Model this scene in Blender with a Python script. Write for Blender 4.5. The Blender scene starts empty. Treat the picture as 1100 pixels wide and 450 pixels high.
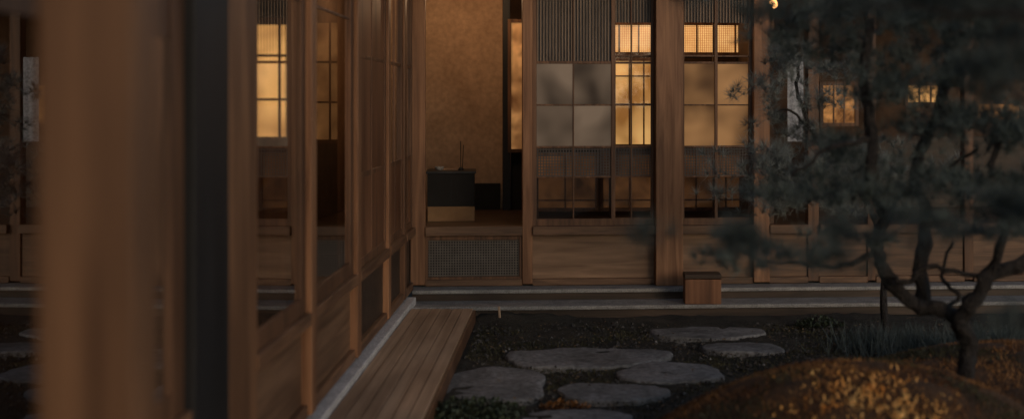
import bpy, bmesh, math, random
import numpy as np
from mathutils import Vector
random.seed(3); rng = np.random.default_rng(5)
C = bpy.context.scene.collection
F = 1528.0; CX = 610.0; CY = 110.0; EYE = 1.5
# ---------------------------------------------------------------- materials
def newmat(name):
    m = bpy.data.materials.new(name); m.use_nodes = True
    nt = m.node_tree; b = nt.nodes['Principled BSDF']
    return m, nt, b
def coords(nt, scale=(1,1,1), rnd=True):
    tc = nt.nodes.new('ShaderNodeTexCoord'); mp = nt.nodes.new('ShaderNodeMapping')
    mp.inputs['Scale'].default_value = scale
    if rnd:
        oi = nt.nodes.new('ShaderNodeObjectInfo'); ml = nt.nodes.new('ShaderNodeMath'); ml.operation = 'MULTIPLY'; ml.inputs[1].default_value = 37.0
        nt.links.new(oi.outputs['Random'], ml.inputs[0])
        ad = nt.nodes.new('ShaderNodeVectorMath'); ad.operation = 'ADD'
        nt.links.new(tc.outputs['Object'], ad.inputs[0]); nt.links.new(ml.outputs[0], ad.inputs[1])
        nt.links.new(ad.outputs[0], mp.inputs['Vector'])
    else:
        nt.links.new(tc.outputs['Object'], mp.inputs['Vector'])
    return mp
def noise(nt, vec, scale, detail=5, dist=0.0, rough=.55):
    n = nt.nodes.new('ShaderNodeTexNoise'); n.inputs['Scale'].default_value = scale
    n.inputs['Detail'].default_value = detail; n.inputs['Distortion'].default_value = dist; n.inputs['Roughness'].default_value = rough
    nt.links.new(vec.outputs[0], n.inputs['Vector']); return n
def ramp(nt, fac, stops):
    r = nt.nodes.new('ShaderNodeValToRGB'); e = r.color_ramp.elements
    while len(e) < len(stops): e.new(.5)
    for i, (p, c) in enumerate(stops):
        e[i].position = p; e[i].color = (*c, 1)
    nt.links.new(fac, r.inputs['Fac']); return r
def mixc(nt, a, b, fac, mode='MIX'):
    m = nt.nodes.new('ShaderNodeMix'); m.data_type = 'RGBA'; m.blend_type = mode
    if isinstance(fac, float): m.inputs[0].default_value = fac
    else: nt.links.new(fac, m.inputs[0])
    nt.links.new(a, m.inputs[6]); nt.links.new(b, m.inputs[7]); return m.outputs[2]
def bump(nt, b, h, strength=.3, dist=.01):
    bp = nt.nodes.new('ShaderNodeBump'); bp.inputs['Strength'].default_value = strength; bp.inputs['Distance'].default_value = dist
    nt.links.new(h, bp.inputs['Height']); nt.links.new(bp.outputs[0], b.inputs['Normal'])
def wood(name, dark, light, axis='z', rough=.5, sc=26, spec=.35, dist=.7, st=.05):
    m, nt, b = newmat(name)
    s = {'x': (st,1,1), 'y': (1,st,1), 'z': (1,1,st)}[axis]
    v = coords(nt, s)
    n1 = noise(nt, v, sc, 7, dist); v2 = coords(nt, {'x': (.2,1,1), 'y': (1,.2,1), 'z': (1,1,.2)}[axis])
    n2 = noise(nt, v2, 3.4, 5)
    r1 = ramp(nt, n1.outputs['Fac'], [(.32, dark), (.5, tuple((a+c)/2 for a, c in zip(dark, light))), (.68, light)])
    r2 = ramp(nt, n2.outputs['Fac'], [(.32, (.55,.52,.50)), (.68, (1.12,1.1,1.06))])
    nt.links.new(mixc(nt, r1.outputs[0], r2.outputs[0], 1.0, 'MULTIPLY'), b.inputs['Base Color'])
    b.inputs['Roughness'].default_value = rough; b.inputs['Specular IOR Level'].default_value = spec
    bump(nt, b, n1.outputs['Fac'], .3, .004)
    return m
def rocky(name, dark, light, scale=8, rough=.8, bs=.5, bd=.01, sc2=60, k=.6):
    m, nt, b = newmat(name)
    v = coords(nt); n1 = noise(nt, v, scale, 8, .3, .65); n2 = noise(nt, v, sc2, 4)
    r1 = ramp(nt, n1.outputs['Fac'], [(.32, dark), (.7, light)]); r2 = ramp(nt, n2.outputs['Fac'], [(.35, (k,k,k)), (.65, (1.12,1.12,1.12))])
    nt.links.new(mixc(nt, r1.outputs[0], r2.outputs[0], 1.0, 'MULTIPLY'), b.inputs['Base Color'])
    b.inputs['Roughness'].default_value = rough
    ad = nt.nodes.new('ShaderNodeMath'); ad.operation = 'ADD'; nt.links.new(n1.outputs['Fac'], ad.inputs[0]); nt.links.new(n2.outputs['Fac'], ad.inputs[1])
    bump(nt, b, ad.outputs[0], bs, bd)
    return m
def plain(name, c, rough=.6, metal=0):
    m, nt, b = newmat(name); v = coords(nt); n = noise(nt, v, 14, 5)
    r = ramp(nt, n.outputs['Fac'], [(.3, tuple(x*.75 for x in c)), (.7, tuple(x*1.2 for x in c))])
    nt.links.new(r.outputs[0], b.inputs['Base Color']); b.inputs['Roughness'].default_value = rough; b.inputs['Metallic'].default_value = metal
    return m
def paper(name, c1, c2, strength, weave=False, sc=2.6, rough=.8, spec=.3, basek=1.0, det=4):
    m, nt, b = newmat(name); v = coords(nt, (1,1,1)); n = noise(nt, v, sc, det, .3)
    r = ramp(nt, n.outputs['Fac'], [(.32, c1), (.65, c2)])
    out = r.outputs[0]
    if weave:
        w = nt.nodes.new('ShaderNodeTexWave'); w.inputs['Scale'].default_value = 18; w.bands_direction = 'X'; w.inputs['Distortion'].default_value = .4
        nt.links.new(v.outputs[0], w.inputs['Vector'])
        w2 = nt.nodes.new('ShaderNodeTexWave'); w2.inputs['Scale'].default_value = 22; w2.bands_direction = 'Z'; w2.inputs['Distortion'].default_value = .4
        nt.links.new(v.outputs[0], w2.inputs['Vector'])
        a = ramp(nt, w.outputs['Fac'], [(.1, (.35,.3,.25)), (.6, (1,1,1))]); b2 = ramp(nt, w2.outputs['Fac'], [(.1, (.45,.4,.35)), (.6, (1.2,1.2,1.2))])
        out = mixc(nt, out, mixc(nt, a.outputs[0], b2.outputs[0], 1.0, 'MULTIPLY'), 1.0, 'MULTIPLY')
    bc = ramp(nt, n.outputs['Fac'], [(.32, tuple(x*basek for x in c1)), (.65, tuple(x*basek for x in c2))])
    nt.links.new(bc.outputs[0], b.inputs['Base Color']); nt.links.new(out, b.inputs['Emission Color']); b.inputs['Emission Strength'].default_value = strength
    b.inputs['Roughness'].default_value = rough; b.inputs['Specular IOR Level'].default_value = spec
    return m
def glassmat(name, tint=(.9,.92,.92), k=1.7, rough=.01):
    m = bpy.data.materials.new(name); m.use_nodes = True; nt = m.node_tree; nt.nodes.clear()
    o = nt.nodes.new('ShaderNodeOutputMaterial'); mx = nt.nodes.new('ShaderNodeMixShader'); t = nt.nodes.new('ShaderNodeBsdfTransparent'); g = nt.nodes.new('ShaderNodeBsdfGlossy')
    t.inputs['Color'].default_value = (*tint, 1); g.inputs['Roughness'].default_value = rough
    lw = nt.nodes.new('ShaderNodeLayerWeight'); lw.inputs['Blend'].default_value = .5
    p = nt.nodes.new('ShaderNodeMath'); p.operation = 'POWER'; p.inputs[1].default_value = 5
    a = nt.nodes.new('ShaderNodeMath'); a.operation = 'MULTIPLY_ADD'; a.inputs[1].default_value = .96*k; a.inputs[2].default_value = .045*k; a.use_clamp = True
    nt.links.new(lw.outputs['Facing'], p.inputs[0]); nt.links.new(p.outputs[0], a.inputs[0]); nt.links.new(a.outputs[0], mx.inputs[0])
    nt.links.new(t.outputs[0], mx.inputs[1]); nt.links.new(g.outputs[0], mx.inputs[2]); nt.links.new(mx.outputs[0], o.inputs['Surface'])
    return m
def leafmat(name, dark, light, scale=6):
    m, nt, b = newmat(name); v = coords(nt); n = noise(nt, v, scale, 5)
    r = ramp(nt, n.outputs['Fac'], [(.35, dark), (.68, light)]); nt.links.new(r.outputs[0], b.inputs['Base Color'])
    b.inputs['Roughness'].default_value = .55; b.inputs['Specular IOR Level'].default_value = .3
    return m
M = {}
M['post'] = wood('cedar_post', (.17,.076,.036), (.41,.21,.108), 'z')
M['eave'] = wood('cedar_column', (.14,.067,.033), (.36,.187,.096), 'z', sc=20)
M['frame'] = wood('cedar_frame', (.08,.038,.02), (.23,.115,.06), 'z')
M['framey'] = wood('cedar_rail_long', (.11,.055,.03), (.31,.166,.09), 'y')
M['railx'] = wood('cedar_rail_cross', (.08,.043,.025), (.23,.13,.075), 'x')
M['panelx'] = wood('board_cross', (.16,.092,.053), (.34,.21,.13), 'x', sc=16)
M['panely'] = wood('board_long', (.12,.065,.036), (.27,.155,.09), 'y', sc=16)
M['panelz'] = wood('board_upright', (.13,.056,.027), (.29,.135,.068), 'z', sc=18)
M['black'] = wood('charred_frame', (.010,.011,.013), (.024,.024,.026), 'z')
M['darkw'] = wood('dark_stained', (.03,.02,.014), (.085,.055,.038), 'x')
M['floorw'] = wood('floor_board', (.05,.03,.018), (.13,.075,.045), 'x', .35)
M['deck'] = wood('deck_board', (.38,.245,.155), (.62,.43,.29), 'y', .6, sc=30, dist=.15, st=.02)
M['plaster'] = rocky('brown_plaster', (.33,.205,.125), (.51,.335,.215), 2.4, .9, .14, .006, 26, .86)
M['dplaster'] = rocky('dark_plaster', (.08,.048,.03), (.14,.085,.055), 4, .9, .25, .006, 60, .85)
M['stone'] = rocky('slate_slab', (.115,.115,.11), (.33,.32,.31), 3.5, .88, .7, .014, 32, .58)
M['kerb'] = rocky('kerb_stone', (.22,.21,.20), (.40,.385,.36), 9, .8, .4, .006, 110)
M['conc'] = rocky('pale_concrete', (.55,.53,.52), (.78,.76,.74), 6, .8, .3, .004, 90)
M['soil'] = rocky('dark_soil', (.011,.012,.009), (.07,.062,.045), 4, .95, 1.0, .03, 60)
M['glass'] = glassmat('window_glass')
M['glassl'] = glassmat('old_window_glass', (.8,.78,.75), 1.6)
M['glassn'] = glassmat('near_window_glass', (.45,.44,.42), 3.2)
M['glassd'] = glassmat('smoky_window_glass', (.55,.55,.55), 2.6)
M['lit'] = paper('lit_paper', (.34,.145,.035), (.90,.50,.17), .70, False, 2.6, det=2)
M['litw'] = paper('lit_woven_paper', (.62,.30,.09), (1.0,.57,.22), .92, True)
M['litl'] = paper('left_lit_paper', (.30,.12,.03), (1.0,.53,.17), 1.55, False, 3.5, det=2)
M['amber'] = paper('amber_screen', (.06,.026,.011), (.28,.12,.042), .26, False, 4, det=2)  # emission for the screens added behind the lower panes
M['amber2'] = paper('bright_amber_screen', (.14,.055,.018), (.60,.29,.10), .5, False, 5, det=2)
M['amber3'] = paper('faint_amber_screen', (.10,.04,.014), (.60,.28,.09), .6, False, 9)
M['dim'] = paper('dim_paper', (.085,.034,.012), (.74,.37,.14), .36, False, 2.1, .5, .2, .16, det=2)  # dim backlight put into the pane as uneven emission
M['frost'] = paper('frosted_paper', (.085,.055,.036), (.50,.35,.235), .22, False, 2.0, .5, .2, .20, det=2)  # uneven glow from behind put into pane colour and emission
M['reed'] = wood('reed', (.16,.11,.075), (.38,.27,.185), 'z')
M['mesh'] = plain('dark_mesh', (.085,.07,.06), .6)
M['meshb'] = plain('grey_mesh', (.125,.105,.09), .6)
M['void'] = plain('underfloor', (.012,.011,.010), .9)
M['gold'] = paper('base_board', (.14,.075,.035), (.28,.16,.075), .06)  # golden light put into board colour and weak emission
M['white'] = rocky('pale_cloth', (.34,.35,.37), (.50,.50,.52), 4, .9, .2, .004)
M['bark'] = rocky('pine_bark', (.012,.010,.009), (.06,.047,.04), 22, .9, 1, .03)
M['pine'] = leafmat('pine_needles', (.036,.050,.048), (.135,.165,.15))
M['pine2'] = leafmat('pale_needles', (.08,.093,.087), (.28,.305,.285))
M['pine3'] = leafmat('near_needles', (.030,.041,.041), (.105,.125,.117))
M['mossg'] = leafmat('moss_green', (.026,.028,.014), (.115,.10,.045), 4)
M['mosso'] = leafmat('moss_rust', (.12,.048,.017), (.46,.215,.07), 3)
M['gold_grass'] = leafmat('gold_grass', (.75,.30,.06), (1.0,.62,.22), 9)  # warm light on the mound, put into the blade colour
M['moss'] = rocky('moss_bed', (.05,.025,.011), (.20,.092,.034), 5, .95, 1, .03, 70)
M['leaf'] = leafmat('ground_leaf', (.025,.036,.024), (.09,.115,.07), 20)
M['litter'] = leafmat('leaf_litter', (.05,.032,.018), (.26,.18,.10), 30)
M['tile'] = rocky('roof_shingle', (.04,.04,.042), (.09,.088,.085), 10)
m, nt, b = newmat('pebbles'); v = coords(nt, rnd=False); n = noise(nt, v, 28, 3); r = ramp(nt, n.outputs['Fac'], [(.48, (.03,.027,.024)), (.64, (.11,.10,.09)), (.76, (.42,.40,.37))])
nt.links.new(r.outputs[0], b.inputs['Base Color']); b.inputs['Roughness'].default_value = .8; M['pebble'] = m
m, nt, b = newmat('bulb'); b.inputs['Emission Color'].default_value = (1,.48,.15,1); b.inputs['Emission Strength'].default_value = 10; b.inputs['Base Color'].default_value = (1,.7,.4,1); M['bulb'] = m
# ---------------------------------------------------------------- geometry helpers
A = math.radians(4.0); ca, sa = math.cos(A), math.sin(A)
XC, YC = -1.12, 10.3
def TF(u, v, z): return (XC + u*ca - v*sa, YC + u*sa + v*ca, z)       # far wing: u along the front, v into the house
def TL(u, v, z): return (-1.12 - v, u, z)                            # left wing: u = depth, v into the house
def TW(x, y, z): return (x, y, z)
def U(px, v=0.0):
    k = (px-CX)/F; return (k*(YC+v*ca) - XC + v*sa)/(ca - k*sa)
def ZF(py, px=650, v=0.0):
    u = U(px, v); Y = YC + u*sa + v*ca; return EYE - (py-CY)*Y/F
def W(px, py, Y): return ((px-CX)/F*Y, Y, EYE-(py-CY)*Y/F)
class MB:
    def __init__(s, T=TW): s.v = []; s.f = []; s.T = T
    def box(s, a0, a1, b0, b1, c0, c1):
        i = len(s.v)
        for z in (c0, c1):
            for (x, y) in ((a0,b0),(a1,b0),(a1,b1),(a0,b1)): s.v.append(s.T(x, y, z))
        for q in ((0,3,2,1),(4,5,6,7),(0,1,5,4),(1,2,6,5),(2,3,7,6),(3,0,4,7)): s.f.append(tuple(i+k for k in q))
        return s
    def quad(s, pts):
        i = len(s.v); s.v += [s.T(*p) for p in pts]; s.f.append(tuple(range(i, i+len(pts)))); return s
    def tube(s, pts, rad, n=8, rough=.12):
        pts = [Vector(p) for p in pts]; i0 = len(s.v)
        for k, p in enumerate(pts):
            d = (pts[min(k+1, len(pts)-1)] - pts[max(k-1, 0)]).normalized()
            a = d.cross(Vector((.3,.9,.1))); a.normalize(); b2 = d.cross(a)
            for j in range(n):
                t = 2*math.pi*j/n; q = p + (a*math.cos(t)+b2*math.sin(t))*rad[k]*(1+rough*math.sin(3*t+k)); s.v.append(tuple(q))
        for k in range(len(pts)-1):
            for j in range(n):
                s.f.append((i0+k*n+j, i0+k*n+(j+1)%n, i0+(k+1)*n+(j+1)%n, i0+(k+1)*n+j))
        s.f.append(tuple(i0+j for j in range(n))[::-1]); s.f.append(tuple(i0+(len(pts)-1)*n+j for j in range(n)))
        return s
    def lathe(s, c, prof, n=20):
        i0 = len(s.v)
        for (r_, z) in prof:
            for j in range(n):
                t = 2*math.pi*j/n; s.v.append((c[0]+r_*math.cos(t), c[1]+r_*math.sin(t), c[2]+z))
        for k in range(len(prof)-1):
            for j in range(n): s.f.append((i0+k*n+j, i0+k*n+(j+1)%n, i0+(k+1)*n+(j+1)%n, i0+(k+1)*n+j))
        s.f.append(tuple(i0+j for j in range(n))[::-1]); s.f.append(tuple(i0+(len(prof)-1)*n+j for j in range(n)))
        return s
    def build(s, name, mat, parent=None, bev=0, smooth=False):
        me = bpy.data.meshes.new(name); me.from_pydata(s.v, [], s.f)
        bm = bmesh.new(); bm.from_mesh(me); bmesh.ops.recalc_face_normals(bm, faces=bm.faces); bm.to_mesh(me); bm.free()
        me.materials.append(mat); o = bpy.data.objects.new(name, me); C.objects.link(o)
        if parent is not None: link(o, parent)
        if smooth:
            for p in me.polygons: p.use_smooth = True
        if bev:
            md = o.modifiers.new('b', 'BEVEL'); md.width = bev; md.segments = 2; md.limit_method = 'ANGLE'
        return o
def absloc(o):
    l = Vector(o.location)
    while o.parent: o = o.parent; l += Vector(o.location)
    return l
def link(o, parent):
    o.parent = parent; o.location = -absloc(parent)      # mesh data is in world coordinates
def empty(name, loc, label, cat, group=None):
    o = bpy.data.objects.new(name, None); C.objects.link(o); o.location = loc; o.empty_display_size = .1
    return tag(o, label, cat, group)
def tag(o, label, cat, group=None, kind=None):
    if label: o['label'] = label
    if cat: o['category'] = cat
    if group: o['group'] = group
    if kind: o['kind'] = kind
    return o
def struct(o, label=None, cat=None, kind='structure'): return tag(o, label, cat, None, kind)
def npmesh(name, V, Fc, mat, parent=None):
    me = bpy.data.meshes.new(name); me.from_pydata(V.tolist(), [], Fc.tolist()); me.materials.append(mat)
    o = bpy.data.objects.new(name, me); C.objects.link(o)
    if parent is not None: link(o, parent)
    return o
# ---------------------------------------------------------------- house
house = empty('wooden_house', (0,0,0), 'dark timber Japanese house with lit paper screens around the garden corner', 'house')
ZS = .60
def box(T, name, mat, a, bev=.004, lab=None, parent=house):
    o = MB(T).box(*a).build(name, mat, parent, bev)
    if lab: o['label'] = lab
    return o
def door(T, u0, u1, z0, z1, v, mu=(), mz=(), fills=(), st=.034, mt=.011, matv='frame', depth=.032, lab=None, bottom=.05, top=.05, st1=None):
    mb = MB(T); h = depth/2; s1 = st1 or st
    mb.box(u0, u0+st, v-h, v+h, z0, z1); mb.box(u1-s1, u1, v-h, v+h, z0, z1)
    mb.box(u0+st, u1-s1, v-h+.002, v+h-.002, z0, z0+bottom); mb.box(u0+st, u1-s1, v-h+.002, v+h-.002, z1-top, z1)
    for x in mu: mb.box(x-mt/2, x+mt/2, v-h+.004, v+h-.006, z0+bottom, z1-top)
    for z, t in mz: mb.box(u0+st, u1-s1, v-h+.006, v+h-.008, z-t/2, z+t/2)
    d = mb.build('sliding_door', M[matv], house, .002)
    if lab: d['label'] = lab
    for (a, b_, kind) in fills:
        if kind.startswith('glass'):
            MB(T).quad([(u0+st, v+.001, a), (u1-s1, v+.001, a), (u1-s1, v+.001, b_), (u0+st, v+.001, b_)]).build('glass_pane', M[kind], d)
        elif kind in ('frost','dim'):
            xs_ = [u0+st] + [x for x in mu] + [u1-s1]; zs_ = [a] + [z for z, t in mz if a < z < b_] + [b_]
            for i in range(len(xs_)-1):
                for j in range(len(zs_)-1): MB(T).box(xs_[i]+.001, xs_[i+1]-.001, v-.001, v+.002, min(zs_[j],zs_[j+1])+.001, max(zs_[j],zs_[j+1])-.001).build('frosted_pane', M[kind], d)
        elif kind == 'panel':
            MB(T).box(u0+st, u1-s1, v-.004, v+.006, a, b_).build('wood_panel', M['panelz' if T is TL else 'panelx'], d)
        elif kind == 'reed':
            r_ = MB(T); x = u0+st+.008
            while x < u1-s1-.006: r_.box(x-.0035, x+.0035, v-.008, v-.003, a, b_); x += .0225
            r_.build('reed_screen', M['reed'], d)
            MB(T).box(u0+st, u1-s1, v+.006, v+.009, a, b_).build('backing_paper', M['mesh'], d)
        elif kind == 'mesh':
            r_ = MB(T); x = u0+st+.008
            while x < u1-s1-.004: r_.box(x-.004, x+.004, v-.006, v-.002, a, b_); x += .021
            z = a+.01
            while z < b_: r_.box(u0+st, u1-s1, v-.0015, v+.0015, z-.004, z+.004); z += .021
            r_.build('mesh_screen', M['mesh'], d)
    return d
z67, z60, z27, z113, z158, z190 = 1.79, 1.84, 2.065, 1.48, 1.173, .955
HT = 2.32
# far wing: posts
def fpost(p0, p1, v0, v1, z0=.18, z1=2.62, mat='post', lab=None):
    return box(TF, 'post', M[mat], (U(p0), U(p1), v0, v1, z0, z1), .005, lab)
fpost(441, 457, -.03, .09, lab='narrow corner post where the two wings meet')
fpost(561, 572, -.02, .09)
fpost(703, 732, -.09, .10, .168, lab='thick reddish cedar post')
fpost(809, 826, -.03, .09)
fpost(868, 880, .0, .1, mat='frame'); fpost(932, 941, .0, .1, mat='frame'); fpost(1036, 1046, .0, .1, mat='frame'); fpost(1130, 1146, -.03, .1)
UE = U(1300)
# sill, base beam, header
segs = [(457, 561), (572, 703), (732, 809), (826, 868), (880, 932), (941, 1036), (1046, 1130)]
for a, b_ in segs:
    box(TF, 'sill', M['railx'], (U(a), U(b_), -.045, .085, .535, ZS), .004)
    box(TF, 'base_beam', M['railx'], (U(a), U(b_), -.01, .08, .168, .215), .004)
    box(TF, 'header_beam', M['railx'], (U(a), U(b_), -.02, .085, HT, HT+.16), .004)
# woven panel below the opening
a0, a1 = U(457), U(561)
fr = MB(TF); fr.box(a0, a0+.02, 0, .04, .215, .535); fr.box(a1-.02, a1, 0, .04, .215, .535); fr.box(a0+.02, a1-.02, .002, .04, .5, .535); fr.box(a0+.02, a1-.02, .002, .04, .215, .235)
wp = fr.build('woven_panel', M['frame'], house, .002)
g = MB(TF); x = a0+.03
while x < a1-.025: g.box(x-.0045, x+.0045, .018, .023, .235, .5); x += .019
z = .245
while z < .498: g.box(a0+.02, a1-.02, .015, .02, z-.004, z+.004); z += .019
g.build('mesh_screen', M['meshb'], wp)
box(TF, 'backing_board', M['void'], (a0+.02, a1-.02, .03, .036, .236, .499), 0, parent=wp)
for (a, b_) in segs[1:]:
    box(TF, 'skirting_board', M['panelx'] if a < 800 else M['railx'], (U(a), U(b_), .02, .05, .215, .535), .003)
# far doors
u = U
door(TF, u(572), u(661), ZS, HT, .015, (u(616),), ((z158,.016),(z113,.012),(z67,.02),(z190,.012)), ((z67,HT-.05,'reed'),(z158,z67,'frost'),(z190,z158,'mesh'),(ZS+.05,z190,'glassd')), st=.03, lab='sliding door of frosted panes beside the big post')
door(TF, u(655), u(703), ZS, HT, .055, (u(679),), ((z67,.016),(z60,.014),(z113,.012),(z158,.016),(z190,.012)), ((z27+.02,HT-.05,'reed'),(z190,z158,'mesh'),(ZS+.05,z27,'glass')), st=.02, lab='narrow sliding door with bright yellow panes')
door(TF, u(732), u(771), ZS, HT, .015, (), ((z67,.016),(z60,.014),(z113,.010),(z158,.016),(z190,.012)), ((z27+.02,HT-.05,'reed'),(z158,z67,'dim'),(z190,z158,'mesh'),(ZS+.05,z190,'glassd')), st=.022)
door(TF, u(767), u(809), ZS, HT, .055, (), ((z67,.016),(z60,.014),(z113,.010),(z158,.016),(z190,.012)), ((z27+.02,HT-.05,'reed'),(z158,z67,'dim'),(z190,z158,'mesh'),(ZS+.05,z190,'glassd')), st=.026)
# far wing interior
box(TF, 'floor', M['floorw'], (.02, UE, .09, 2.6, .50, .575), 0)
box(TF, 'ceiling', M['darkw'], (.02, UE, .09, 2.6, 2.5, 2.56), 0)
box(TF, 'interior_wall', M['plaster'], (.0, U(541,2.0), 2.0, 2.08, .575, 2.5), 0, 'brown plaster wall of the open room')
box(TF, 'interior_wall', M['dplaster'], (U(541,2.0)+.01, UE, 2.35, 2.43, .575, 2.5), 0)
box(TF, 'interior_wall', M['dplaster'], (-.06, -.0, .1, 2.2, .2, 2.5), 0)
box(TF, 'interior_post', M['black'], (U(540,1.9), U(548,1.9), 1.85, 1.98, .575, 2.5), .003)
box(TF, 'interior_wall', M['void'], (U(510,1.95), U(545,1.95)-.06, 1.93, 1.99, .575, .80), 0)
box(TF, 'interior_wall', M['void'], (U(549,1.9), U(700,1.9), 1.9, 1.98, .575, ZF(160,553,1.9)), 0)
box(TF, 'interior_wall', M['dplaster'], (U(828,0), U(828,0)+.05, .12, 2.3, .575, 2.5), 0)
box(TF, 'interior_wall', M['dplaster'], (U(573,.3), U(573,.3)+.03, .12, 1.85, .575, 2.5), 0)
def screen(T, u0, u1, z0, z1, v, mat, nu, zs, name='paper_screen', lab=None):
    mb = MB(T); mb.box(u0-.03, u0, v-.02, v+.02, z0-.03, z1+.03); mb.box(u1, u1+.03, v-.02, v+.02, z0-.03, z1+.03)
    mb.box(u0, u1, v-.018, v+.018, z0-.03, z0); mb.box(u0, u1, v-.018, v+.018, z1, z1+.03)
    for i in range(1, nu): x = u0+(u1-u0)*i/nu; mb.box(x-.006, x+.006, v-.012, v+.0, z0, z1)
    for z in zs: mb.box(u0, u1, v-.010, v+.001, z-.006, z+.006)
    o = mb.build(name, M['frame'], house)
    if lab: o['label'] = lab
    MB(T).box(u0, u1, v+.006, v+.010, z0, z1).build('paper', M[mat], o)
    return o
screen(TF, u(549,1.9), u(575,1.9), ZF(160,553,1.9), ZF(25,553,1.9), 1.86, 'amber2', 1, (), lab='narrow lit screen at the edge of the open room')
v_ = 1.2
zz = lambda y: ZF(y, 700, v_)
screen(TF, u(645,v_), u(707,v_), zz(155), zz(66), v_, 'lit', 4, (zz(82), zz(112)), lab='bright yellow paper screen behind the narrow door')
screen(TF, u(645,v_), u(812,v_), zz(56), zz(27), v_+.06, 'litw', 8, (), 'transom_screen', lab='glowing woven transom above the doors')
box(TF, 'interior_board', M['darkw'], (u(720,v_), u(812,v_), v_, v_+.04, zz(160), zz(70)), 0)
box(TF, 'interior_board', M['darkw'], (u(645,v_), u(812,v_), v_+.1, v_+.14, zz(62)+.0, zz(56)-.035), 0)
screen(TF, u(575,v_), u(645,v_)-.04, .64, zz(168), v_+.03, 'amber', 2, (zz(215),), 'low_screen')  # low screens added so the lower panes show an amber glow
screen(TF, u(648,v_), u(705,v_), .64, zz(166), v_+.02, 'amber', 2, (zz(215),), 'low_screen')
screen(TF, u(716,v_), u(812,v_), .64, zz(166), v_+.02, 'amber', 3, (zz(215),), 'low_screen')
screen(TF, u(975,1.6), u(1012,1.6), ZF(110,980,1.6), ZF(92,980,1.6), 1.6, 'lit', 3, (), 'transom_screen')
screen(TF, u(884,1.6), u(918,1.6), ZF(132,890,1.6), ZF(92,890,1.6), 1.6, 'amber3', 3, (), 'paper_screen')
screen(TF, u(1050,1.6), u(1095,1.6), ZF(128,1070,1.6), ZF(112,1070,1.6), 1.6, 'amber3', 3, (), 'transom_screen')
box(TF, 'interior_wall', M['darkw'], (u(880,1.9), u(1200,1.9), 1.9, 1.96, .58, 1.2), 0)
# under house void and roofs
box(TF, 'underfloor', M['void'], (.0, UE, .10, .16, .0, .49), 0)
rf = MB(TF)
rf.quad([(-.2,-.75,2.62),(UE,-.75,2.62),(UE,-.75,2.70),(-.2,-.75,2.70)]); rf.quad([(-.2,-.75,2.62),(UE,-.75,2.62),(UE,3.2,3.6),(-.2,3.2,3.6)]); rf.quad([(-.2,-.75,2.70),(UE,-.75,2.70),(UE,3.2,3.7),(-.2,3.2,3.7)])
rf.build('roof', M['tile'], house)
rf = MB(TL)
rf.quad([(.4,-.58,2.66),(11.5,-.58,2.66),(11.5,-.58,2.75),(.4,-.58,2.75)]); rf.quad([(.4,-.58,2.66),(11.5,-.58,2.66),(11.5,3.0,3.7),(.4,3.0,3.7)]); rf.quad([(.4,-.58,2.75),(11.5,-.58,2.75),(11.5,3.0,3.8),(.4,3.0,3.8)])
rf.build('roof', M['tile'], house)
# left wing: wide glass doors, slim flush posts
def lpost(y0, y1, x0, x1, mat='frame', lab=None, z0=.16): return box(TW, 'post', M[mat], (x0, x1, y0, y1, z0, 2.62), .004, lab)
lpost(4.64, 5.06, -1.225, -1.105, 'eave', 'broad facade post beside the charred black post')
lpost(6.10, 6.22, -1.21, -1.098, 'post'); lpost(7.46, 7.58, -1.21, -1.10, 'post'); lpost(8.78, 8.90, -1.21, -1.105, 'post'); lpost(9.66, 9.76, -1.21, -1.105)
lpost(4.16, 4.40, -1.21, -1.09, 'black', 'charred black post in the foreground'); lpost(4.40, 4.62, -1.20, -1.10, 'black')
lpost(2.3, 2.42, -1.21, -1.10)
box(TW, 'eave_post', M['eave'], (-.712, -.572, 1.9, 2.0, .0, 2.62), .008, 'broad cedar column nearest the camera')
box(TW, 'eave_post', M['eave'], (-.712, -.572, -1.4, -1.3, .0, 2.62), .008, 'cedar column behind the viewer')
lsegs = [(2.42,4.16,'g'),(5.06,6.10,'g'),(6.22,7.46,'g'),(7.58,8.78,'w'),(8.90,9.66,'w'),(9.76,10.26,'w')]
for (y0, y1, k) in lsegs:
    box(TL, 'sill', M['framey'], (y0, y1, -.022, .09, .545, ZS), .003)
    box(TL, 'base_beam', M['framey'], (y0, y1, -.005, .08, .15, .205), .004)
    box(TL, 'header_beam', M['framey'], (y0, y1, -.02, .09, HT, HT+.16), .004)
    box(TL, 'skirting_board', M['panely'] if k == 'g' else M['darkw'], (y0, y1, .022, .05, .205, .545), .003)
    if k == 'g':
        door(TL, y0, y1, ZS, HT, .014, (), ((1.93,.012),) if y1 > 5 else ((1.745,.13),), ((ZS+.05,HT-.06,'glassl' if y1 > 5 else 'glassn'),), st=.03, st1=.10 if y1 > 5 else .13, bottom=.07, depth=.022)  # near door's high bar is added to cover the bulb's reflection
    else:
        door(TL, y0, y1, ZS, HT, .014, ((y0+y1)/2,), ((1.1,.03),(1.75,.02)), ((ZS+.05,1.1,'panel'),(1.1,HT-.05,'panel' if y0 < 8 else 'glassl')), st=.05, depth=.024)
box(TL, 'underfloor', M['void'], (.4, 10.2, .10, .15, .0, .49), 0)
box(TW, 'floor', M['floorw'], (-3.3, -1.22, .4, 10.1, .50, .57), 0)
box(TW, 'ceiling', M['darkw'], (-3.3, -1.22, .4, 10.1, 2.5, 2.56), 0)
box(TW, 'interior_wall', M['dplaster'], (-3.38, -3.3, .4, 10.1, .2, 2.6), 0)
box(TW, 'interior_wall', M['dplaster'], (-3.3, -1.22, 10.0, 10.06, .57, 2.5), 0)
box(TW, 'interior_wall', M['darkw'], (-3.3, -1.22, .4, .46, .2, 2.5), 0)
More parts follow.
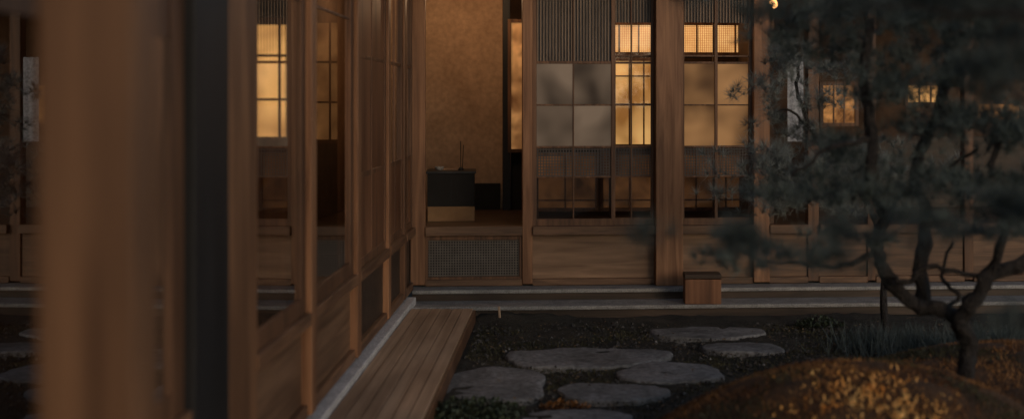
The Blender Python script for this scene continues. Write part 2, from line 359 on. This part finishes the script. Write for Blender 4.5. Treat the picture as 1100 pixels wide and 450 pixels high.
# inner screens of the left wing
yI = 7.0
X0, X1 = -2.35, W(326,0,yI)[0]
TI = lambda u_, v2, z_: (u_, yI+v2, z_)
screen(TI, X0, X1, W(0,147,yI)[2], W(0,27,yI)[2], 0, 'litl', 9, (W(0,67,yI)[2], W(0,60,yI)[2], W(0,107,yI)[2]), lab='lit paper window inside the left wing')
box(TW, 'interior_board', M['panelz'], (-3.3, X1+.03, yI-.02, yI+.03, .57, W(0,150,yI)[2]), 0)
box(TW, 'interior_board', M['darkw'], (-3.3, X1+.03, yI-.02, yI+.03, W(0,27,yI)[2]+.04, 2.5), 0)
yJ = 8.7  # second glowing screen, added for amber in the next pane
TJ = lambda u_, v2, z_: (u_, yJ+v2, z_)
screen(TJ, -1.85, W(372,0,yJ)[0], W(0,150,yJ)[2], W(0,25,yJ)[2], 0, 'amber2', 5, (W(0,67,yJ)[2], W(0,110,yJ)[2]), lab='dimmer paper window deeper inside the left wing')
box(TW, 'interior_board', M['darkw'], (-3.3, W(372,0,yJ)[0]+.03, yJ-.02, yJ+.03, .57, W(0,154,yJ)[2]), 0)
# ---------------------------------------------------------------- foundation, kerbs, boardwalk
o = MB().box(-1.150, -1.066, .4, 9.98, 0, .135).build('foundation_kerb', M['conc'], None, .006); tag(o, 'thin pale concrete strip between the left wing and the boardwalk', 'kerb')
for nm, d0, d1, zt, th, lab in (('stone_step', -.20, .06, .165, .028, 'upper thin stone step directly under the far doors'), ('stone_step', -.50, -.19, .088, .028, 'lower thin stone step meeting the garden soil')):
    t = empty(nm, TF(2, (d0+d1)/2, 0), lab, 'step')
    MB(TF).box(.0 if zt > .1 else -.02, UE, d0, d1, zt-th, zt).build('slab', M['kerb'], t, .006)
    MB(TF).box(.0 if zt > .1 else -.02, UE, d0+.03, d1-.03, 0, zt-th).build('riser', M['darkw'], t)
bw = empty('boardwalk', (-.85,5.5,0), 'weathered plank boardwalk beside the left wing', 'boardwalk')
mb = MB(); x = -1.060
for i in range(6):
    mb.box(x, x+.0665, 1.2, 9.62+.004*(i%3), .082, .105+.0008*(i%2)); x += .0703
mb.build('plank_top', M['deck'], bw, .003)
MB().box(-.640, -.623, 1.2, 9.61, .012, .098).build('edge_board', M['frame'], bw, .003)
for y in np.arange(1.6, 9.6, .8): MB().box(-1.05, -.645, y, y+.05, .0, .0815).build('joist', M['darkw'], bw)
# wooden block on the lower step
bx = W(755, 300, 10.0)
t = empty('wooden_block', (bx[0], 10.0, .088), 'squat dark wooden box with flat lid at the foot of the big post', 'box')
MB().box(bx[0]-.13, bx[0]+.125, 9.95, 10.13, .0885, .262).build('body', M['panelz'], t, .006)
MB().box(bx[0]-.132, bx[0]+.127, 9.948, 10.132, .264, .298).build('lid', M['darkw'], t, .006)
o = MB().tube([W(537,343,9.7), W(536,329,9.7)], [.009,.008]).build('wooden_peg', M['deck'], None); tag(o, 'short pale peg standing in the soil before the steps', 'peg')
# ---------------------------------------------------------------- ground
xs = sorted(set([-400,-100,-30,-10,-4,-2] + [round(-1.2+.06*i,3) for i in range(95)] + [6,10,30,100,400]))
ys = sorted(set([-400,-100,-30,-8,-2,1,3,4.5] + [round(5+.06*i,3) for i in range(90)] + [12,16,30,100,400]))
def hg(x, y):
    if x < -.62 or x > 4.4 or y > 9.9 or y < 5.1: return -.004
    k = max(0, min(1, (y-9.3)/.4))
    return .010*math.sin(x*5.1+y*2.3)+.008*math.sin(y*7.7-x*3.1)+random.uniform(-.009,.009)-.006+.03*k
mb = MB(); mb.v = [(x, y, hg(x, y)) for y in ys for x in xs]; nx = len(xs)
mb.f = [(j*nx+i, j*nx+i+1, (j+1)*nx+i+1, (j+1)*nx+i) for j in range(len(ys)-1) for i in range(nx-1)]
o = mb.build('ground', M['soil'], None, smooth=True); struct(o)
# stones (footprints first, so litter can lie around them)
stones = [(697,825,350,363,'pointed grey stepping stone farthest from camera'),(540,727,373,394,'longest pale stepping stone in the middle of the path'),
 (752,842,367,378,'small thin stepping stone at the right of the path'),(466,587,393,431,'round grey stepping stone nearest the boardwalk'),
 (660,777,388,410,'oval stepping stone beside the moss mound'),(597,722,411,430,'flat stepping stone just in front of the oval one'),
 (553,682,438,462,'stepping stone cut by the bottom edge of the picture')]
foot = []
for i, (x0, x1, y0, y1, lab) in enumerate(stones):
    zt = .015; Yf = F*(EYE-zt)/(y0-CY); Yn = F*(EYE-zt)/(y1-CY); Yc_ = (Yf+Yn)/2; Xc_ = ((x0+x1)/2-CX)/F*Yc_; rx = (x1-x0)/2/F*Yc_; ry = (Yf-Yn)/2
    foot.append((Xc_, Yc_, rx, ry))
    n = 72; ph = [random.uniform(0,6.28) for _ in range(5)]; mb = MB(); raw = []
    for k in range(n):
        t = 2*math.pi*k/n; rr = 1+.06*math.sin(2*t+ph[0])+.06*math.sin(3*t+ph[1])+.03*math.sin(5*t+ph[2])+.014*math.sin(9*t+ph[3])+.010*math.sin(17*t+ph[4])
        sq = (abs(math.cos(t))**2.4+abs(math.sin(t))**2.4)**(-1/2.4); raw.append((math.cos(t)*rr*sq, math.sin(t)*rr*sq))
    xa, xb = min(q[0] for q in raw), max(q[0] for q in raw); ya, yb = min(q[1] for q in raw), max(q[1] for q in raw)
    prof = [((2*(q[0]-xa)/(xb-xa)-1)*rx*.98, (2*(q[1]-ya)/(yb-ya)-1)*ry*.98) for q in raw]
    rings = [(1.0,-.03),(1.0,.003),(.992,.011),(.975,.015),(.9,.016),(.75,.017),(.55,.017),(.3,.017)]
    for (s_, z) in rings:
        for (a, b_) in prof:
            X_, Y_ = Xc_+a*s_, Yc_+b_*s_
            mb.v.append((X_, Y_, z+(.004*math.sin(a*13+b_*9+ph[0])+.0022*math.sin(X_*41+ph[1])*math.sin(Y_*37))*(1 if z > .013 else .2)))
    for r_ in range(len(rings)-1):
        for k in range(n): mb.f.append((r_*n+k, r_*n+(k+1)%n, (r_+1)*n+(k+1)%n, (r_+1)*n+k))
    mb.f.append(tuple((len(rings)-1)*n+k for k in range(n)))
    o = mb.build('stepping_stone', M['stone'], None, smooth=True); tag(o, lab, 'stepping stone', 'stepping stones across the garden')
def onstone(x, y, m=1.0): return any(((x-a)/(rx*m))**2+((y-b_)/(ry*m))**2 < 1 for a, b_, rx, ry in foot)
# pebbles
P = np.column_stack([rng.uniform(-.6,4.2,12000), rng.uniform(5.6,9.85,12000), rng.uniform(0,.012,12000)])
P = P[[not onstone(x, y, .98) for x, y, _ in P]]; N = len(P)
S = rng.gamma(2.0,.0028,N)[:,None]+.002
base = np.array([[1,0,0],[-.5,.87,0],[-.5,-.87,0],[0,0,.8],[0,0,-.8]])
ang = rng.uniform(0,6.28,N); R = np.stack([np.cos(ang),-np.sin(ang),np.sin(ang),np.cos(ang)],1).reshape(N,2,2)
V = np.repeat(base[None],N,0)*rng.uniform(.6,1.3,(N,5,1)); V[:,:,:2] = np.einsum('nij,nkj->nki', R, V[:,:,:2]); V = V*S[:,:,None]+P[:,None,:]
f0 = np.array([[0,1,3],[1,2,3],[2,0,3],[1,0,4],[2,1,4],[0,2,4]]); Fc = (f0[None]+5*np.arange(N)[:,None,None]).reshape(-1,3)
o = npmesh('gravel', V.reshape(-1,3), Fc, M['pebble']); struct(o, 'fine pale gravel scattered on the dark soil', 'gravel', 'stuff')
# fallen leaves
N = 2400; P = np.column_stack([rng.uniform(-.6,3.6,N), rng.uniform(6.0,9.9,N), rng.uniform(.006,.022,N)])
P = P[[(not onstone(x, y, 1.0)) or rng.random() < .10 for x, y, _ in P]]; P[:,2] += np.array([.010 if onstone(x, y, 1.0) else 0 for x, y, _ in P]); N = len(P)
a_ = rng.uniform(0,6.28,N); L = rng.uniform(.007,.016,N); d = np.stack([np.cos(a_),np.sin(a_),rng.normal(0,.25,N)],1)*L[:,None]; e = np.stack([-np.sin(a_),np.cos(a_),rng.normal(0,.25,N)],1)*L[:,None]*.45
V = np.stack([P-d,P+e,P+d,P-e],1).reshape(-1,3)
o = npmesh('leaf_litter', V, np.arange(4*N).reshape(-1,4), M['litter']); struct(o, 'small fallen brown leaves over the soil and stones', 'leaves', 'stuff')
# moss mounds
mounds = [(1.24,5.95,1.05,1.05,.41),(2.3,7.0,1.2,1.2,.30),(2.6,5.2,1.1,1.3,.40)]
def H(x, y):
    h = -.05
    for (a, b_, ra, rb, hh) in mounds:
        r2 = ((x-a)/ra)**2+((y-b_)/rb)**2
        if r2 < 1: h = max(h, hh*(1-r2)**1.05)
    return h
labs = ['rusty moss mound in front of the stepping stones','lower moss rise behind the pine trunk','moss mound under the pine at right edge']
for k, (a, b_, ra, rb, hh) in enumerate(mounds):
    mb = MB(); nr, na = 26, 60
    for i in range(nr+1):
        r_ = i/nr
        for j in range(na):
            t = 2*math.pi*j/na; x = a+ra*r_*math.cos(t); y = b_+rb*r_*math.sin(t)
            mb.v.append((x, y, hh*(max(0,1-r_*r_))**1.05+.012*math.sin(x*13+y*7)+.009*math.sin(y*17-x*9)-.013-.01*(i == nr)))
    for i in range(nr):
        for j in range(na): mb.f.append((i*na+j, i*na+(j+1)%na, (i+1)*na+(j+1)%na, (i+1)*na+j))
    o = mb.build('moss_mound', M['moss'], None, smooth=True); struct(o, labs[k], 'mound')
def blades(name, pts, mat, lmin, lmax, w, lean, lab, cat, parent=None, kind='stuff'):
    n = len(pts); P = np.array(pts); L = rng.uniform(lmin,lmax,n)[:,None]; d = rng.normal(0,lean,(n,3)); d[:,2] = 1; d /= np.linalg.norm(d,axis=1)[:,None]
    t = rng.uniform(0,6.28,n); s_ = np.stack([np.cos(t),np.sin(t),np.zeros(n)],1)*w
    V = np.stack([P-s_, P+s_, P+d*L],1).reshape(-1,3); Fc = np.arange(3*n).reshape(-1,3)
    o = npmesh(name, V, Fc, mat, parent)
    if lab: tag(o, lab, cat, None, kind)
    return o
po, pg, pz = [], [], []
while len(po) < 48000:
    x, y = random.uniform(.15,3.6), random.uniform(4.2,8.2); h = H(x, y)
    if h < 0: continue
    k = math.sin(x*5.3+1.2)*math.sin(y*4.1+.4)+.4*math.sin(x*11+y*7)+random.gauss(0,.25)
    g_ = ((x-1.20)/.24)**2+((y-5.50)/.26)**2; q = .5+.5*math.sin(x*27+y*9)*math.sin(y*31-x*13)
    if random.random() < 1.9*math.exp(-1.4*g_)*q**.9: pz.append((x,y,h-.004))  # blades that paint the warm light patch, thinning outward
    elif k > .35: pg.append((x,y,h-.008))
    else: po.append((x,y,h-.008))
blades('rusty_moss', po, M['mosso'], .010, .024, .003, .7, 'rust brown moss covering the mounds', 'moss')
blades('green_moss', pg, M['mossg'], .010, .026, .003, .7, 'dark green moss patches on the mounds', 'moss')
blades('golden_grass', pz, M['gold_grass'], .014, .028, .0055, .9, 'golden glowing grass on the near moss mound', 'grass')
gm = []
while len(gm) < 40000:
    x, y = random.uniform(-.6,3.6), random.uniform(6.2,9.85)
    k = math.sin(x*3.1+y*1.7)+math.sin(y*4.3-x*2.2)+.6*math.sin(x*9+y*6)+random.gauss(0,.4)
    if k > -.3 and not onstone(x, y, 1.0): gm.append((x,y,-.005))
blades('ground_moss', gm, M['mossg'], .008, .024, .003, .6, 'low dark moss in patches between the stepping stones', 'moss')
# leafy ground plants
def leafy(cx_, cy_, rx, ry, n, hgt, name, lab, cat, mat, z0=0):
    V = []; Fc = []
    for i in range(n):
        t = random.uniform(0,6.28); r_ = math.sqrt(random.random()); x = cx_+rx*r_*math.cos(t); y = cy_+ry*r_*math.sin(t); z = z0+random.uniform(.0,hgt)*(1-.6*r_*r_)
        d = Vector((random.gauss(0,1),random.gauss(0,1),random.gauss(.3,.5))).normalized(); s_ = d.cross(Vector((random.random(),random.random(),1))).normalized()
        L = random.uniform(.018,.035); k = len(V); p = Vector((x,y,z))
        for q in (p, p+d*L*.5+s_*L*.28, p+d*L, p+d*L*.5-s_*L*.28): V.append(tuple(q))
        Fc.append((k,k+1,k+2,k+3))
    t = empty(name, (cx_,cy_,z0), lab, cat)
    mb = MB(); mb.v = V; mb.f = Fc; mb.build('leaves', mat, t)
    for i in range(4):
        x = cx_+random.uniform(-.6,.6)*rx; y = cy_+random.uniform(-.6,.6)*ry; MB().tube([(x,y,z0-.01),(x+random.uniform(-.03,.03),y,z0+hgt*.7)],[.003,.002],5).build('stem', M['bark'], t)
p = W(505,442,6.7); leafy(p[0], 6.75, .26, .22, 1700, .09, 'leafy_plant', 'low leafy plant at the boardwalk end of the path', 'plant', M['leaf'])
p = W(880,326,9.5); leafy(p[0], 9.5, .16, .12, 400, .08, 'leafy_plant', 'small tuft of leaves in front of the right kerb', 'plant', M['leaf'])
leafy(-.02, 6.98, .12, .08, 250, .03, 'leafy_plant', 'tiny moss clump between two front stepping stones', 'plant', M['mosso'])
# tussocks right
for (px, Y, lab) in ((1035,8.3,'dark grass tussock left of the tree fork'),(1090,7.9,'dark grass tussock at the right edge'),(960,8.6,'dark grass tussock behind the moss mound')):
    X = (px-CX)/F*Y; z0 = max(0,H(X,Y)); pts = [(X+random.gauss(0,.16), Y+random.gauss(0,.14), z0) for _ in range(1500)]
    t = empty('grass_tussock', (X,Y,z0), lab, 'grass'); blades('grass_blade', pts, M['pine'], .08, .2, .003, .45, None, None, t)
# ---------------------------------------------------------------- pines
def needles(pads, mat, parent, per=34, L=(.05,.085), w=.0016, name='crown', dens=1.0):
    Vs = []
    for (c, r_, n) in pads:
        n = max(6, int(n*dens))
        c = np.array(c); d = rng.normal(0,1,(n,3)); d /= np.linalg.norm(d,axis=1)[:,None]; rad = rng.uniform(0.1,1,n)[:,None]**.6
        sub = rng.normal(0,.64,(max(5,n//8),3)); idx = rng.integers(0,len(sub),n)
        q = sub[idx]+d*rad*.44
        P = c+q*np.array(r_)
        P = np.repeat(P,per,0); m = len(P)
        ax = np.repeat(d*.5+np.array([0,0,.7]),per,0); dv = ax+rng.normal(0,.65,(m,3)); dv /= np.linalg.norm(dv,axis=1)[:,None]
        s_ = np.cross(dv, rng.normal(0,1,(m,3))); s_ /= np.linalg.norm(s_,axis=1)[:,None]; l = rng.uniform(*L,m)[:,None]
        Vs.append(np.stack([P-s_*w, P+s_*w, P+dv*l],1).reshape(-1,3))
    V = np.concatenate(Vs); return npmesh(name, V, np.arange(len(V)).reshape(-1,3), mat, parent)
def pad(px, py, Y, rx, rz, n, ry=None): 
    p = W(px, py, Y); s_ = Y/F; return (p, (rx*s_, (ry if ry else rx*.8)*s_, rz*s_), n)
def br(mb, pts, r0, r1, wob=.012):
    P3 = [Vector(W(*p)) for p in pts]; out = []; n = len(P3)
    for i in range(n-1):                                   # Catmull-Rom with small kinks
        p0, p1, p2, p3 = P3[max(i-1,0)], P3[i], P3[i+1], P3[min(i+2,n-1)]
        for s_ in range(5):
            t = s_/5; q = .5*((2*p1)+(p2-p0)*t+(2*p0-5*p1+4*p2-p3)*t*t+(3*p1-p0-3*p2+p3)*t**3)
            if i+s_: q = q+Vector((random.gauss(0,wob*.5),random.gauss(0,wob*.5),random.gauss(0,wob*.3)))
            out.append(q)
    out.append(P3[-1]); m_ = len(out)
    mb.tube(out, [(r0+(r1-r0)*i/(m_-1))*random.uniform(.88,1.15) for i in range(m_)], 9, .18)
# main garden pine
t = empty('pine_tree', (1.76,6.3,.2), 'dark crooked garden pine with forked trunk at right', 'tree')
mb = MB()
br(mb, [(1036,410,6.3),(1041,372,6.3),(1032,345,6.25),(1048,322,6.2),(1062,296,6.2),(1092,284,6.2),(1130,262,6.2)], .040, .026)
br(mb, [(1038,356,6.28),(1012,332,6.3),(984,328,6.3),(958,304,6.3),(946,282,6.25),(940,262,6.25),(950,235,6.2),(936,190,6.1),(938,140,6.1),(928,80,6.1),(934,20,6.1)], .034, .020)
br(mb, [(996,330,6.5),(988,290,6.5),(996,240,6.5),(986,180,6.4),(1010,110,6.4),(1020,40,6.4)], .034, .022)
br(mb, [(944,268,6.25),(905,285,6.2),(860,284,6.1),(815,280,6.0)], .014, .005)
br(mb, [(950,292,6.25),(972,303,6.2),(1000,286,6.2),(1030,294,6.2),(1066,298,6.2)], .014, .010)
br(mb, [(935,150,6.1),(890,160,6.0),(850,190,6.0)], .012, .005)
br(mb, [(948,235,6.2),(975,205,6.2),(1010,190,6.2),(1050,160,6.1)], .018, .006)
br(mb, [(1064,298,6.2),(1080,240,6.1),(1064,190,6.0),(1085,120,6.0)], .022, .012)
br(mb, [(1010,334,6.3),(1030,318,6.4),(1012,296,6.4),(1024,260,6.4)], .012, .006)
mb.build('trunk', M['bark'], t, smooth=True)
needles([pad(1010,200,6.1,94,18,250),pad(1080,215,6.0,60,22,200),pad(900,213,6.1,70,16,170),pad(1030,132,6.2,94,22,230),pad(950,92,6.2,68,24,170),
 pad(1090,60,6.1,74,40,260),pad(985,28,6.2,94,34,330),pad(815,272,5.6,66,13,110),pad(890,258,5.8,54,9,60),pad(1000,242,5.7,74,9,80),pad(1095,150,6.0,46,28,120),pad(925,5,6.1,94,22,260),
 pad(930,160,6.3,76,14,90),pad(1010,75,6.3,84,22,140),pad(885,50,6.3,50,34,90)], M['pine'], t, per=27, w=.0013, dens=.92)
# paler pine beyond
t = empty('pine_tree', (W(930,318,9.0)[0],9.0,0), 'paler grey green pine standing before the right end doors', 'tree')
mb = MB(); br(mb, [(952,366,9.2),(948,300,9.2),(942,240,9.1),(920,200,9.0),(890,170,8.9),(868,130,8.9),(855,90,8.9),(860,60,8.9)], .024, .008)
br(mb, [(900,180,8.9),(860,190,8.9),(820,172,8.8)], .012, .005); br(mb, [(880,150,8.9),(850,120,8.9),(834,120,8.9)], .010, .004)
mb.build('trunk', M['bark'], t, smooth=True)
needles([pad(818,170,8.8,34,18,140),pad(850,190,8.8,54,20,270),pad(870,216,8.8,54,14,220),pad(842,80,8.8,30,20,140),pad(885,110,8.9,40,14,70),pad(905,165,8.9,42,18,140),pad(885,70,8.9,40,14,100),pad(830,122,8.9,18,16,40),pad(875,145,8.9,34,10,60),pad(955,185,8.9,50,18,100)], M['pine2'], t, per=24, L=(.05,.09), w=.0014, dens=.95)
# near bough
t = empty('pine_tree', (W(1230,500,3.4)[0],3.4,0), 'very blurred pine bough reaching in from the right foreground', 'tree')
mb = MB(); b0 = W(1230,200,3.4)
mb.tube([(b0[0],3.4,0),(b0[0]+.02,3.4,.7),(b0[0]-.02,3.4,1.4),(b0[0],3.4,2.2)], [.05,.045,.035,.02])
br(mb, [(1230,170,3.4),(1150,130,3.4),(1070,90,3.4)], .012, .005); br(mb, [(1230,60,3.4),(1130,25,3.4),(1000,10,3.4),(880,8,3.4)], .012, .003); br(mb, [(1230,250,3.5),(1150,235,3.5),(1080,228,3.5),(950,250,3.6),(850,262,3.7)], .007, .002)
br(mb, [(1230,330,3.3),(1140,340,3.3),(1060,350,3.3)], .008, .002)
mb.build('trunk', M['bark'], t, smooth=True)
needles([pad(1010,5,3.4,100,22,120),pad(890,0,3.4,90,14,50),pad(1095,45,3.4,60,34,56),pad(1085,222,3.5,60,18,44),pad(950,240,3.6,100,18,34),pad(825,262,3.6,70,20,42),pad(900,285,3.7,70,10,16),pad(1080,345,3.3,46,22,18)], M['pine3'], t, w=.0011, dens=.9)
# ---------------------------------------------------------------- things inside
vC = .75
cu0, cu1 = U(459,vC), U(510,vC); ct = ZF(184,485,vC)
cab = empty('cabinet', TF((cu0+cu1)/2, vC, .575), 'low black cabinet just inside the open room', 'cabinet')
MB(TF).box(cu0, cu1, vC, vC+.40, .69, ct-.02).build('body', M['void'], cab, .003)
MB(TF).box(cu0-.01, cu1+.01, vC-.012, vC+.41, ct-.02, ct).build('cabinet_top', M['black'], cab, .003)
MB(TF).box(cu0+.002, cu1-.002, vC+.01, vC+.38, .575, .69).build('base_panel', M['gold'], cab, .002)  # lit golden strip imitated by this panel's colour and emission
MB(TF).box((cu0+cu1)/2-.002, (cu0+cu1)/2+.002, vC-.004, vC-.001, .70, ct-.04).build('door_seam', M['black'], cab)
p = TF(U(495,vC+.15), vC+.15, ct)
t = empty('incense_holder', p, 'two slender upright sticks in a small holder on the black cabinet', 'holder')
MB().lathe(p, [(.022,0),(.024,.008),(.014,.018),(.010,.024)]).build('bowl', M['black'], t, smooth=True)
MB().tube([(p[0],p[1],p[2]+.02),(p[0]-.002,p[1],p[2]+.23)], [.0032,.003], 6).build('stick', M['black'], t)
MB().tube([(p[0]+.012,p[1],p[2]+.01),(p[0]+.022,p[1],p[2]+.20)], [.0032,.003], 6).build('stick', M['black'], t)
p = TF(U(472,vC+.15), vC+.15, ct); o = MB().lathe(p, [(.022,0),(.034,.014),(.038,.03),(.034,.031),(.02,.012)]).build('small_bowl', M['kerb'], None, smooth=True); tag(o, 'small pale bowl on the left of the black cabinet', 'bowl')
p = TF(U(484,vC+.2), vC+.2, ct+.001); o = MB().box(p[0]-.08, p[0]+.10, p[1]-.05, p[1]+.05, p[2], p[2]+.012).build('tray', M['panelx'], None, .003); tag(o, 'thin wooden tray on the black cabinet', 'tray')
# pale hanging cloth
n = 24; mb = MB(); zc0, zc1 = ZF(152,852,.0), ZF(62,852,.0); ua, ub = U(846,-.05), U(863,-.05)
for j in (0,1):
    for i in range(n+1):
        mb.v.append(TF(ua+(ub-ua)*i/n, -.05+.004*math.sin(i*.5), (zc0, zc1)[j]))
for i in range(n): mb.f.append((i,i+1,n+2+i,n+1+i))
o = mb.build('hanging_cloth', M['white'], None, smooth=True); tag(o, 'pale narrow hanging cloth behind the grey green pine', 'cloth')
# pendant bulb
p = W(831,5,10.2)
t = empty('pendant_lamp', (p[0],p[1],2.6), 'bare glowing bulb hanging under the eave', 'lamp')
MB().lathe((p[0],p[1],p[2]-.035), [(.006,0),(.022,.011),(.030,.030),(.026,.052),(.014,.070)]).build('bulb', M['bulb'], t, smooth=True)
MB().tube([(p[0],p[1],p[2]+.035),(p[0],p[1],p[2]+.075)], [.017,.015], 10).build('socket', M['black'], t); MB().tube([(p[0],p[1],p[2]+.075),(p[0],p[1],2.66)], [.004,.004], 6).build('cord', M['black'], t)
# ---------------------------------------------------------------- lights
def lamp(name, loc, e, col=(1,.58,.30), r_=.05):
    l = bpy.data.lights.new(name, 'POINT'); l.energy = e; l.color = col; l.shadow_soft_size = r_; o = bpy.data.objects.new(name, l); o.location = loc; C.objects.link(o)
lamp('room_lamp', TF(.45,1.15,2.43), 12, (1,.63,.34))
lamp('inner_room_lamp', TF(U(690,.6),.65,2.43), 8)
lamp('right_room_lamp', TF(U(960,.9),.9,2.43), 3)
lamp('left_room_lamp', (-2.2,5.9,2.43), 6)
lamp('left_far_room_lamp', (-2.2,8.0,2.43), 6)
w = bpy.data.worlds.new('World'); bpy.context.scene.world = w; w.use_nodes = True; nt = w.node_tree
sky = nt.nodes.new('ShaderNodeTexSky'); sky.sky_type = 'NISHITA'; sky.sun_disc = False; sky.sun_elevation = math.radians(12); sky.sun_rotation = math.radians(150); sky.ozone_density = 2.5
hs = nt.nodes.new('ShaderNodeHueSaturation'); hs.inputs['Saturation'].default_value = .75
nt.links.new(sky.outputs[0], hs.inputs['Color']); nt.links.new(hs.outputs[0], nt.nodes['Background'].inputs['Color']); nt.nodes['Background'].inputs['Strength'].default_value = .096
s = bpy.data.lights.new('sun', 'SUN'); s.energy = .42; s.angle = math.radians(14); s.color = (1,.70,.45); so = bpy.data.objects.new('sun', s); C.objects.link(so)
el, az = math.radians(14), math.radians(150); dvec = Vector((math.sin(az)*math.cos(el), math.cos(az)*math.cos(el), math.sin(el))); so.rotation_euler = dvec.to_track_quat('Z','Y').to_euler()
# ---------------------------------------------------------------- camera
cd = bpy.data.cameras.new('camera'); cam = bpy.data.objects.new('camera', cd); C.objects.link(cam); cam.location = (0,0,EYE); cam.rotation_euler = (math.pi/2,0,0)
cd.lens = 50; cd.sensor_width = 36; cd.shift_x = -60/1100; cd.shift_y = -115/1100; cd.clip_start = .05; cd.clip_end = 1500
cd.dof.use_dof = True; cd.dof.focus_distance = 10.3; cd.dof.aperture_fstop = 1.3
bpy.context.scene.camera = cam
vs = bpy.context.scene.view_settings; vs.view_transform = 'Standard'; vs.look = 'None'; vs.exposure = 0; vs.gamma = 1
